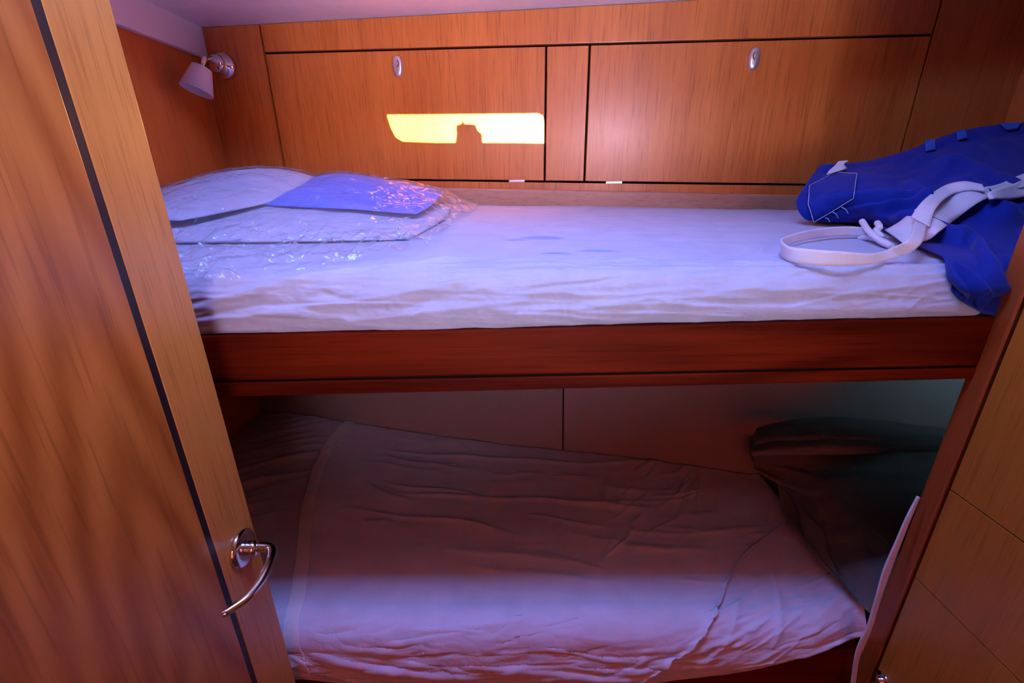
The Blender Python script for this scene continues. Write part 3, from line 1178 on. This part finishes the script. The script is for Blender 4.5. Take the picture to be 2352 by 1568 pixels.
base = up_surface(BX, np.maximum(BY, .5135))
base = np.where(BY < .5135, base - (.5135 - BY), base) + .006
c3 = 3                                                       # coarse sampling, then back to the fine grid
hc = top_heights(stack, BX[::c3, ::c3], BY[::c3, ::c3])
hf = np.repeat(np.repeat(hc, c3, 0), c3, 1)[:nb, :nb]
Z = np.maximum(base, hf + .004)
step = (by[1] - by[0])
for _ in range(60):                                          # film bridges down from every edge like a tent
    for ax in (0, 1):
        for sh in (1, -1):
            R_ = np.roll(Z, sh, ax)
            if ax == 0:
                R_[0 if sh == 1 else -1] = -9
            else:
                R_[:, 0 if sh == 1 else -1] = -9
            Z = np.maximum(Z, R_ - step * .55)
for _ in range(5):
    Z[1:-1, 1:-1] = np.maximum(np.maximum(base, hf + .003)[1:-1, 1:-1], (Z[:-2, 1:-1] + Z[2:, 1:-1] + Z[1:-1, :-2] + Z[1:-1, 2:] + 2 * Z[1:-1, 1:-1]) / 6)
wx_, wy_ = BX + .02 * fbm(BX * 9, BY * 9, 85, 2), BY + .02 * fbm(BX * 9, BY * 9, 88, 2)
crump = .0042 * (ridged(wx_ * 20, wy_ * 20, 91, 3) - .6) + .0030 * (ridged(wx_ * 52, wy_ * 44, 95, 2) - .5)
amp = 0.30 + 1.2 * smooth(-.24, -.12, BX) + 0.9 * smooth(.78, .66, BY)
BZ = Z + np.maximum(crump * amp + .002, -.001)
BYR = np.maximum(BY, .5020 - np.maximum(crump, 0) * .8)
edge_pts = np.array([(.482, -.42), (.492, -.37), (.500, -.335), (.515, -.320), (.522, -.300), (.532, -.228), (.56, -.185), (.60, -.143), (.635, -.120), (.70, -.108), (.80, -.110), (.92, -.095), (1.02, -.080), (1.10, -.085), (1.168, -.12)])
edge_x = np.interp(BY, edge_pts[:, 0], edge_pts[:, 1]) + .006 * noise(BY * 60, BX * 0, 99)
keep = (BX < edge_x) & (BY > .5125)
fm = keep[:-1, :-1] & keep[1:, :-1] & keep[1:, 1:] & keep[:-1, 1:]
bagp = grid_obj('plastic_bag', np.stack([BX, BYR, BZ], -1), M_plastic, mask=fm)
tag(bagp, 'crinkled clear plastic bag wrapped around the pillow and blue bedding on the upper bunk', 'plastic bag')

# ------------------------------------------------------------------ blue canvas bag


def img_grid(ctrl, nu, nv):
    """control grid of (u, v, depth) -> smooth surface in the room."""
    G_ = np.array([[atY(*c) for c in row] for row in ctrl])
    A = np.array([spline(r, nv) for r in G_])
    return np.array([spline(A[:, j], nu) for j in range(nv)]).transpose(1, 0, 2)


bag_rows = [
    [(1885, 377, .93), (1975, 372, .93), (2075, 348, .92), (2190, 305, .92), (2300, 285, .92), (2480, 275, .92)],
    [(1850, 425, .86), (1955, 398, .84), (2070, 395, .82), (2190, 370, .82), (2310, 360, .83), (2500, 350, .84)],
    [(1829, 470, .82), (1965, 455, .77), (2080, 450, .74), (2200, 440, .72), (2330, 435, .72), (2520, 430, .72)],
    [(1868, 513, .80), (1980, 495, .75), (2080, 500, .70), (2200, 510, .66), (2330, 510, .64), (2520, 520, .64)],
    [(1990, 530, .78), (2040, 535, .74), (2110, 560, .64), (2210, 585, .565), (2310, 592, .545), (2520, 600, .60)],
    [(2030, 555, .70), (2090, 580, .61), (2165, 630, .530), (2228, 655, .503), (2270, 672, .512), (2500, 690, .56)],
    [(2080, 582, .64), (2150, 628, .545), (2205, 688, .500), (2252, 716, .498), (2276, 724, .508), (2480, 760, .55)],
]
Pb = img_grid(bag_rows, 150, 170)
a_ = np.linspace(0, 1, 150)[:, None] * np.ones((1, 170))
b_ = np.ones((150, 1)) * np.linspace(0, 1, 170)[None]
bsegs = [(.30, .05, .36, .45, .03, .012), (.42, .12, .40, .55, .03, .010), (.20, .40, .55, .52, .03, .014), (.52, .30, .60, .70, .035, .016), (.66, .30, .95, .55, .03, .014),
         (.62, .20, .85, .30, .025, .010), (.25, .55, .50, .85, .04, .012), (.70, .45, .98, .75, .03, .012), (.55, .65, .90, .85, .04, .014), (.12, .5, .35, .9, .04, .010)]
Db = 1.5 * folds(a_, b_, bsegs) + .0045 * fbm(a_ * 7, b_ * 7, 111, 3)
NB = normals_of(Pb)
if (NB[75, 85] @ (CAM - Pb[75, 85])) < 0:
    NB = -NB
rimw = smooth(0, .06, a_) * smooth(1, .95, a_) * smooth(0, .05, b_)
Pb = Pb + NB * ((Db - .004) * rimw)[:, :, None]

floor_z = up_surface(Pb[:, :, 0], Pb[:, :, 1]) + .009
Pb[:, :, 2] = np.maximum(Pb[:, :, 2], floor_z)
Pb[:, :, 0] = np.where(Pb[:, :, 1] < .53, np.minimum(Pb[:, :, 0], WX + .30), Pb[:, :, 0])
back = Pb.copy()
inward = smooth(0, .12, a_) * smooth(0, .10, b_) * smooth(1, .9, a_)
back[:, :, 1] += .004 + .10 * inward
back[:, :, 0] += .004 + .05 * inward
back[:, :, 1] = np.minimum(back[:, :, 1], rear_y(back[:, :, 0]) - .03)
fz = up_surface(back[:, :, 0], back[:, :, 1]) + .003
back[:, :, 2] = np.minimum(np.maximum(back[:, :, 2] - .03 * inward, fz), Pb[:, :, 2] + .0)
bag = thing('canvas_bag', tuple(atY(2050, 540, .75)), 'slumped blue canvas bag with loose white webbing straps on the upper bunk', 'bag')
closed_obj('body', Pb, back, M_canvas, bag)


def on_bag(u, v, lift=.004):
    """point of the bag surface seen at (u, v), lifted towards the room."""
    d = ray(u, v)
    d = d / np.linalg.norm(d)
    q = Pb.reshape(-1, 3) - CAM
    t = q @ d
    e = np.linalg.norm(q - t[:, None] * d, axis=1)
    idx = np.argsort(e)[:6]
    return CAM + d * (np.min(t[idx]) - lift)


# pocket with white stitching
pk = [(1858, 425), (1920, 393), (1970, 397), (1962, 455), (1910, 488), (1868, 512), (1855, 470)]
cx_, cy_ = np.mean([p[0] for p in pk]), np.mean([p[1] for p in pk])
rings = []
outl = []
for (ua, va), (ub, vb) in zip(pk, pk[1:] + pk[:1]):
    for q in range(5):
        outl.append((ua + (ub - ua) * q / 5, va + (vb - va) * q / 5))
bm = bmesh.new()
rv = []
for s in (1.0, .8, .6, .4, .2):
    rv.append([bm.verts.new(tuple(on_bag(cx_ + (a - cx_) * s, cy_ + (b - cy_) * s, .005 + .006 * (1 - s * s)))) for a, b in outl])
cvt = bm.verts.new(tuple(on_bag(cx_, cy_, .011)))
no = len(outl)
for ra, rb in zip(rv, rv[1:]):
    for q in range(no):
        bm.faces.new((ra[q], ra[(q + 1) % no], rb[(q + 1) % no], rb[q]))
for q in range(no):
    bm.faces.new((rv[-1][q], rv[-1][(q + 1) % no], cvt))
pocket = from_bm('pocket', bm, M_canvas, bag, True)
so = pocket.modifiers.new('thickness', 'SOLIDIFY')
so.thickness = .002
bm = bmesh.new()
stp = [on_bag(cx_ + (a - cx_) * .97, cy_ + (b - cy_) * .97, .0078) for a, b in outl]
tube(bm, [tuple(p) for p in stp + stp[:1]], .0005, 6, 260)
from_bm('stitching', bm, M_thread, pocket, True)['label'] = 'white seam stitching'
for a, b in (((1932, 475), (1948, 490)), ((1912, 487), (1926, 501)), ((1895, 500), (1906, 510))):
    bm = bmesh.new()
    tube(bm, [tuple(on_bag(*a, .006)), tuple(on_bag((a[0] + b[0]) / 2 + 2, (a[1] + b[1]) / 2 - 2, .006)), tuple(on_bag(*b, .006))], .0006, 6, 14)
    from_bm('seam', bm, M_thread, bag, True)
# paler printed squares along the top
for qd in ([(2125, 322), (2147, 320), (2148, 344), (2126, 348)], [(2197, 300), (2218, 297), (2221, 318), (2200, 322)], [(2295, 284), (2348, 281), (2335, 296), (2312, 299)]):
    A = np.array([on_bag(*p, .004) for p in qd])
    t = np.linspace(0, 1, 8)
    Pq = np.array([[on_bag(*((np.array(qd[0]) * (1 - s) + np.array(qd[1]) * s) * (1 - r) + (np.array(qd[3]) * (1 - s) + np.array(qd[2]) * s) * r), .004) for r in t] for s in t])
    grid_obj('printed_square', Pq, M_canvas_l, bag, thick=.0008)['label'] = 'paler blue square'


def strap(name, pts, label=None, mat=M_web, parent=bag, thick=.0018):
    """pts: pairs of pixel edges with depth ((u,v,Y),(u,v,Y)); depth None = on the bag."""
    ctrl = []
    for A, B in pts:
        pa = on_bag(A[0], A[1], -A[2] if A[2] < 0 else .006) if len(A) == 2 or A[2] < 0 else atY(*A)
        pb = on_bag(B[0], B[1], -B[2] if B[2] < 0 else .006) if len(B) == 2 or B[2] < 0 else atY(*B)
        ctrl.append((pa, pb))
    o = ribbon(name, ctrl, mat, parent, thick)
    if label:
        o['label'] = label
    return o


# broad strap lying over the front of the bag, ending in a cut end
strap('webbing_strap', [((2034, 530, -.015), (2075, 560, -.017)), ((2065, 512, -.014), (2130, 552, -.018)), ((2110, 478, -.018), (2160, 530, -.022)),
                        ((2165, 452, -.016), (2200, 500, -.022)), ((2230, 436, -.017), (2255, 462, -.016)), ((2290, 425, -.015), (2300, 446, -.017)), ((2352, 400, -.015), (2360, 428, -.015)), ((2440, 370, -.015), (2450, 400, -.015))],
      'broad white webbing strap folded over the bag')
# second layer of the fold
strap('webbing_strap', [((2092, 500, -.024), (2135, 522, -.026)), ((2120, 462, -.028), (2150, 478, -.030)), ((2165, 430, -.028), (2185, 448, -.030)), ((2210, 418, -.022), (2225, 438, -.024)), ((2255, 425, -.017), (2262, 440, -.017))],
      'upper layer of the folded strap')
# loop lying on the sheet


def on_sheet(u_, v_, lift=.004):
    d = ray(u_, v_)
    lo_, hi_ = .50, 1.15
    for _ in range(40):
        m_ = (lo_ + hi_) / 2
        p = CAM + d * (m_ / d[1])
        if p[2] > float(up_top(np.array([p[0]]), np.array([p[1]]))[0]) + lift:
            lo_ = m_
        else:
            hi_ = m_
    return CAM + d * (lo_ / d[1])


# thin strap looping out over the sheet, standing on its edge: (u, lower v, upper v)
ctrl = [(on_bag(2128, 520, .026), on_bag(2100, 508, .026)), (atY(2112, 562, .545), atY(2085, 548, .545)), (atY(2062, 590, .545), atY(2040, 572, .548))]
for u_, vl, vu in ((2000, 606, 582), (1930, 611, 577), (1862, 608, 572), (1815, 599, 566), (1797, 585, 552), (1808, 566, 543), (1850, 552, 530), (1910, 544, 521), (1965, 542, 520), (1990, 545, 526)):
    pl = on_sheet(u_, vl)
    pu = atY(u_, vu, pl[1] + .002)
    ctrl.append((pl, pu))
ribbon('strap_loop', ctrl, M_web, bag, .0018, 140)['label'] = 'thin white strap looping out over the sheet'
strap('webbing_strap', [((2270, 455, -.011), (2275, 458, -.011)), ((2275, 440, -.017), (2285, 458, -.017)), ((2320, 425, -.017), (2325, 458, -.017)), ((2370, 405, -.017), (2375, 445, -.017)), ((2440, 385, -.015), (2445, 420, -.015))],
      'end of the white strap at the right')
strap('loop_tab', [((1898, 402, -.015), (1945, 388, -.015)), ((1905, 392, -.017), (1940, 382, -.017)), ((1918, 380, -.017), (1938, 378, -.017)), ((1925, 372, -.011), (1948, 370, -.011))], 'small white loop behind the pocket')
# ribbed white drawcord ends under the bag
for pts in ([(1980, 508, .70), (1995, 530, .66), (2020, 552, .63), (2048, 566, .61)], [(1975, 548, .68), (2000, 545, .66), (2030, 555, .63), (2050, 570, .61)], [(2015, 512, .68), (2020, 522, .66), (2012, 530, .66), (2025, 545, .64)]):
    bm = bmesh.new()
    tube(bm, [tuple(atY(*p)) for p in pts], .0042, 12, 40)
    from_bm('drawcord', bm, M_web, bag, True)['label'] = 'white ribbed cord'

# ------------------------------------------------------------------ dark cloth bundle on the lower bunk
fl_rows = [
    [(1722, 1004, .80), (1800, 985, .83), (1875, 970, .86), (1950, 966, .86), (2060, 975, .84), (2200, 995, .82)],
    [(1722, 1015, .75), (1800, 1000, .75), (1880, 995, .75), (1960, 992, .75), (2060, 1000, .74), (2200, 1010, .73)],
    [(1724, 1032, .715), (1800, 1025, .70), (1880, 1022, .69), (1960, 1020, .68), (2060, 1020, .67), (2200, 1025, .67)],
    [(1727, 1047, .705), (1800, 1045, .69), (1880, 1044, .68), (1960, 1043, .67), (2060, 1040, .66), (2200, 1036, .66)],
]
bd_rows = [
    [(1733, 1040, .80), (1800, 1036, .80), (1880, 1030, .80), (1960, 1028, .79), (2060, 1024, .78), (2200, 1022, .77)],
    [(1733, 1072, .79), (1800, 1078, .79), (1880, 1082, .785), (1960, 1078, .78), (2060, 1072, .77), (2200, 1070, .76)],
    [(1738, 1080, .780), (1800, 1108, .765), (1880, 1125, .735), (1960, 1125, .72), (2060, 1120, .72), (2190, 1120, .72)],
    [(1780, 1105, .775), (1815, 1125, .755), (1885, 1170, .70), (1960, 1180, .67), (2050, 1180, .66), (2150, 1180, .66)],
    [(1815, 1125, .765), (1840, 1180, .69), (1890, 1230, .655), (1950, 1250, .62), (2030, 1250, .60), (2110, 1240, .60)],
    [(1836, 1160, .73), (1850, 1240, .635), (1895, 1290, .60), (1950, 1310, .575), (2010, 1310, .56), (2070, 1300, .555)],
    [(1840, 1215, .66), (1900, 1300, .585), (1940, 1345, .55), (1990, 1402, .526), (2022, 1412, .522), (2055, 1400, .522)],
]
cb = thing('cloth_bag', tuple(atY(1900, 1150, .72)), 'slumped dark brown cloth bag with a wide flap on the lower bunk', 'bag')


def soft_body(name, rows, segs, nu, nv, parent, depth, seed, wob=.003):
    P_ = img_grid(rows, nu, nv)
    a = np.linspace(0, 1, nu)[:, None] * np.ones((1, nv))
    b = np.ones((nu, 1)) * np.linspace(0, 1, nv)[None]
    Nn = normals_of(P_)
    if (Nn[nu // 2, nv // 2] @ (CAM - P_[nu // 2, nv // 2])) < 0:
        Nn = -Nn
    rw = smooth(0, .06, a) * smooth(1, .94, a) * smooth(0, .05, b)
    P_ = P_ + Nn * ((folds(a, b, segs) + wob * fbm(a * 6, b * 6, seed, 3)) * rw)[:, :, None]
    zf = np.where(P_[:, :, 1] > .53, low_top(P_[:, :, 0], P_[:, :, 1]) + .010, -1)
    P_[:, :, 2] = np.maximum(P_[:, :, 2], zf)
    Bk = P_.copy()
    inw = smooth(0, .12, a) * smooth(0, .10, b) * smooth(1, .88, a)
    Bk[:, :, 1] += .003 + depth * inw
    Bk[:, :, 1] = np.minimum(Bk[:, :, 1], np.maximum(liner_y(Bk[:, :, 0], Bk[:, :, 2]) - .006, P_[:, :, 1]))
    return closed_obj(name, P_, Bk, M_cloth, parent)


soft_body('body', bd_rows, [(.15, .1, .3, .8, .05, .010), (.40, .30, .95, .45, .05, .010), (.35, .55, .75, .85, .05, -.010), (.6, .2, .9, .55, .04, .008)], 120, 110, cb, .07, 131)
soft_body('flap', fl_rows, [(.2, .3, .8, .55, .06, .004)], 60, 110, cb, .028, 135, .0015)['label'] = 'wide folded top flap'

# ------------------------------------------------------------------ white strap hanging beside the wardrobe post
cp_ = [((2108, 1140, .505), (2114, 1142, .505)), ((2082, 1190, .500), (2092, 1195, .500)), ((2058, 1245, .497), (2070, 1250, .497)), ((2030, 1310, .494), (2045, 1318, .494)), ((2010, 1380, .490), (2022, 1385, .490)),
       ((1992, 1440, .487), (2004, 1445, .487)), ((1975, 1475, .486), (1988, 1482, .486)), ((1964, 1510, .486), (1974, 1515, .486)), ((1955, 1575, .486), (1965, 1578, .486)), ((1950, 1640, .488), (1960, 1640, .488))]
hs = ribbon('hanging_strap', [(atY(*a), atY(*b)) for a, b in cp_], M_cord, None, .002, 120)
tag(hs, 'narrow white strap hanging down along the wardrobe post beside the lower bunk', 'strap')

# ------------------------------------------------------------------ reading lamp
rc = at_rear(519, 153)
lamp = thing('reading_lamp', tuple(rc), 'chrome reading lamp with a small white conical shade in the left corner', 'lamp')
nrm = Vector((-.11, -1, 0)).normalized()
bm = bmesh.new()
lathe(bm, tuple(rc), nrm, [(0, 0), (.0285, 0), (.0285, .010), (.0265, .0125), (.021, .0135), (.020, .034), (.017, .040), (0, .042)], 40)
from_bm('wall_rose', bm, M_chrome, lamp, True)
k0 = rc + np.array(nrm) * .030 + np.array([-.004, 0, .012])
kn = atY(470, 136, 1.165)
bm = bmesh.new()
tube(bm, [tuple(k0), tuple((k0 + kn) / 2 + np.array([0, 0, .002])), tuple(kn)], .0042, 12, 20)
from_bm('arm', bm, M_chrome, lamp, True)
s0, s1 = atY(464, 154, 1.155), atY(452, 205, 1.14)
ax = Vector(s1 - s0)
bm = bmesh.new()
lathe(bm, tuple(kn), Vector(s0 - kn), [(0, -.007), (.0055, -.005), (.006, 0), (.0048, .008), (.0042, (Vector(s0 - kn)).length + .003), (0, (Vector(s0 - kn)).length + .003)], 20)
from_bm('knuckle', bm, M_chrome, lamp, True)
bm = bmesh.new()
L_ = ax.length
lathe(bm, tuple(s0), ax, [(.005, 0), (.019, .001), (.0205, .004), (.0335, L_ + .004), (.032, L_ + .004), (.0185, .005), (.005, .003)], 48)
from_bm('lamp_shade', bm, M_shade, lamp, True)['label'] = 'white frosted cone shade'
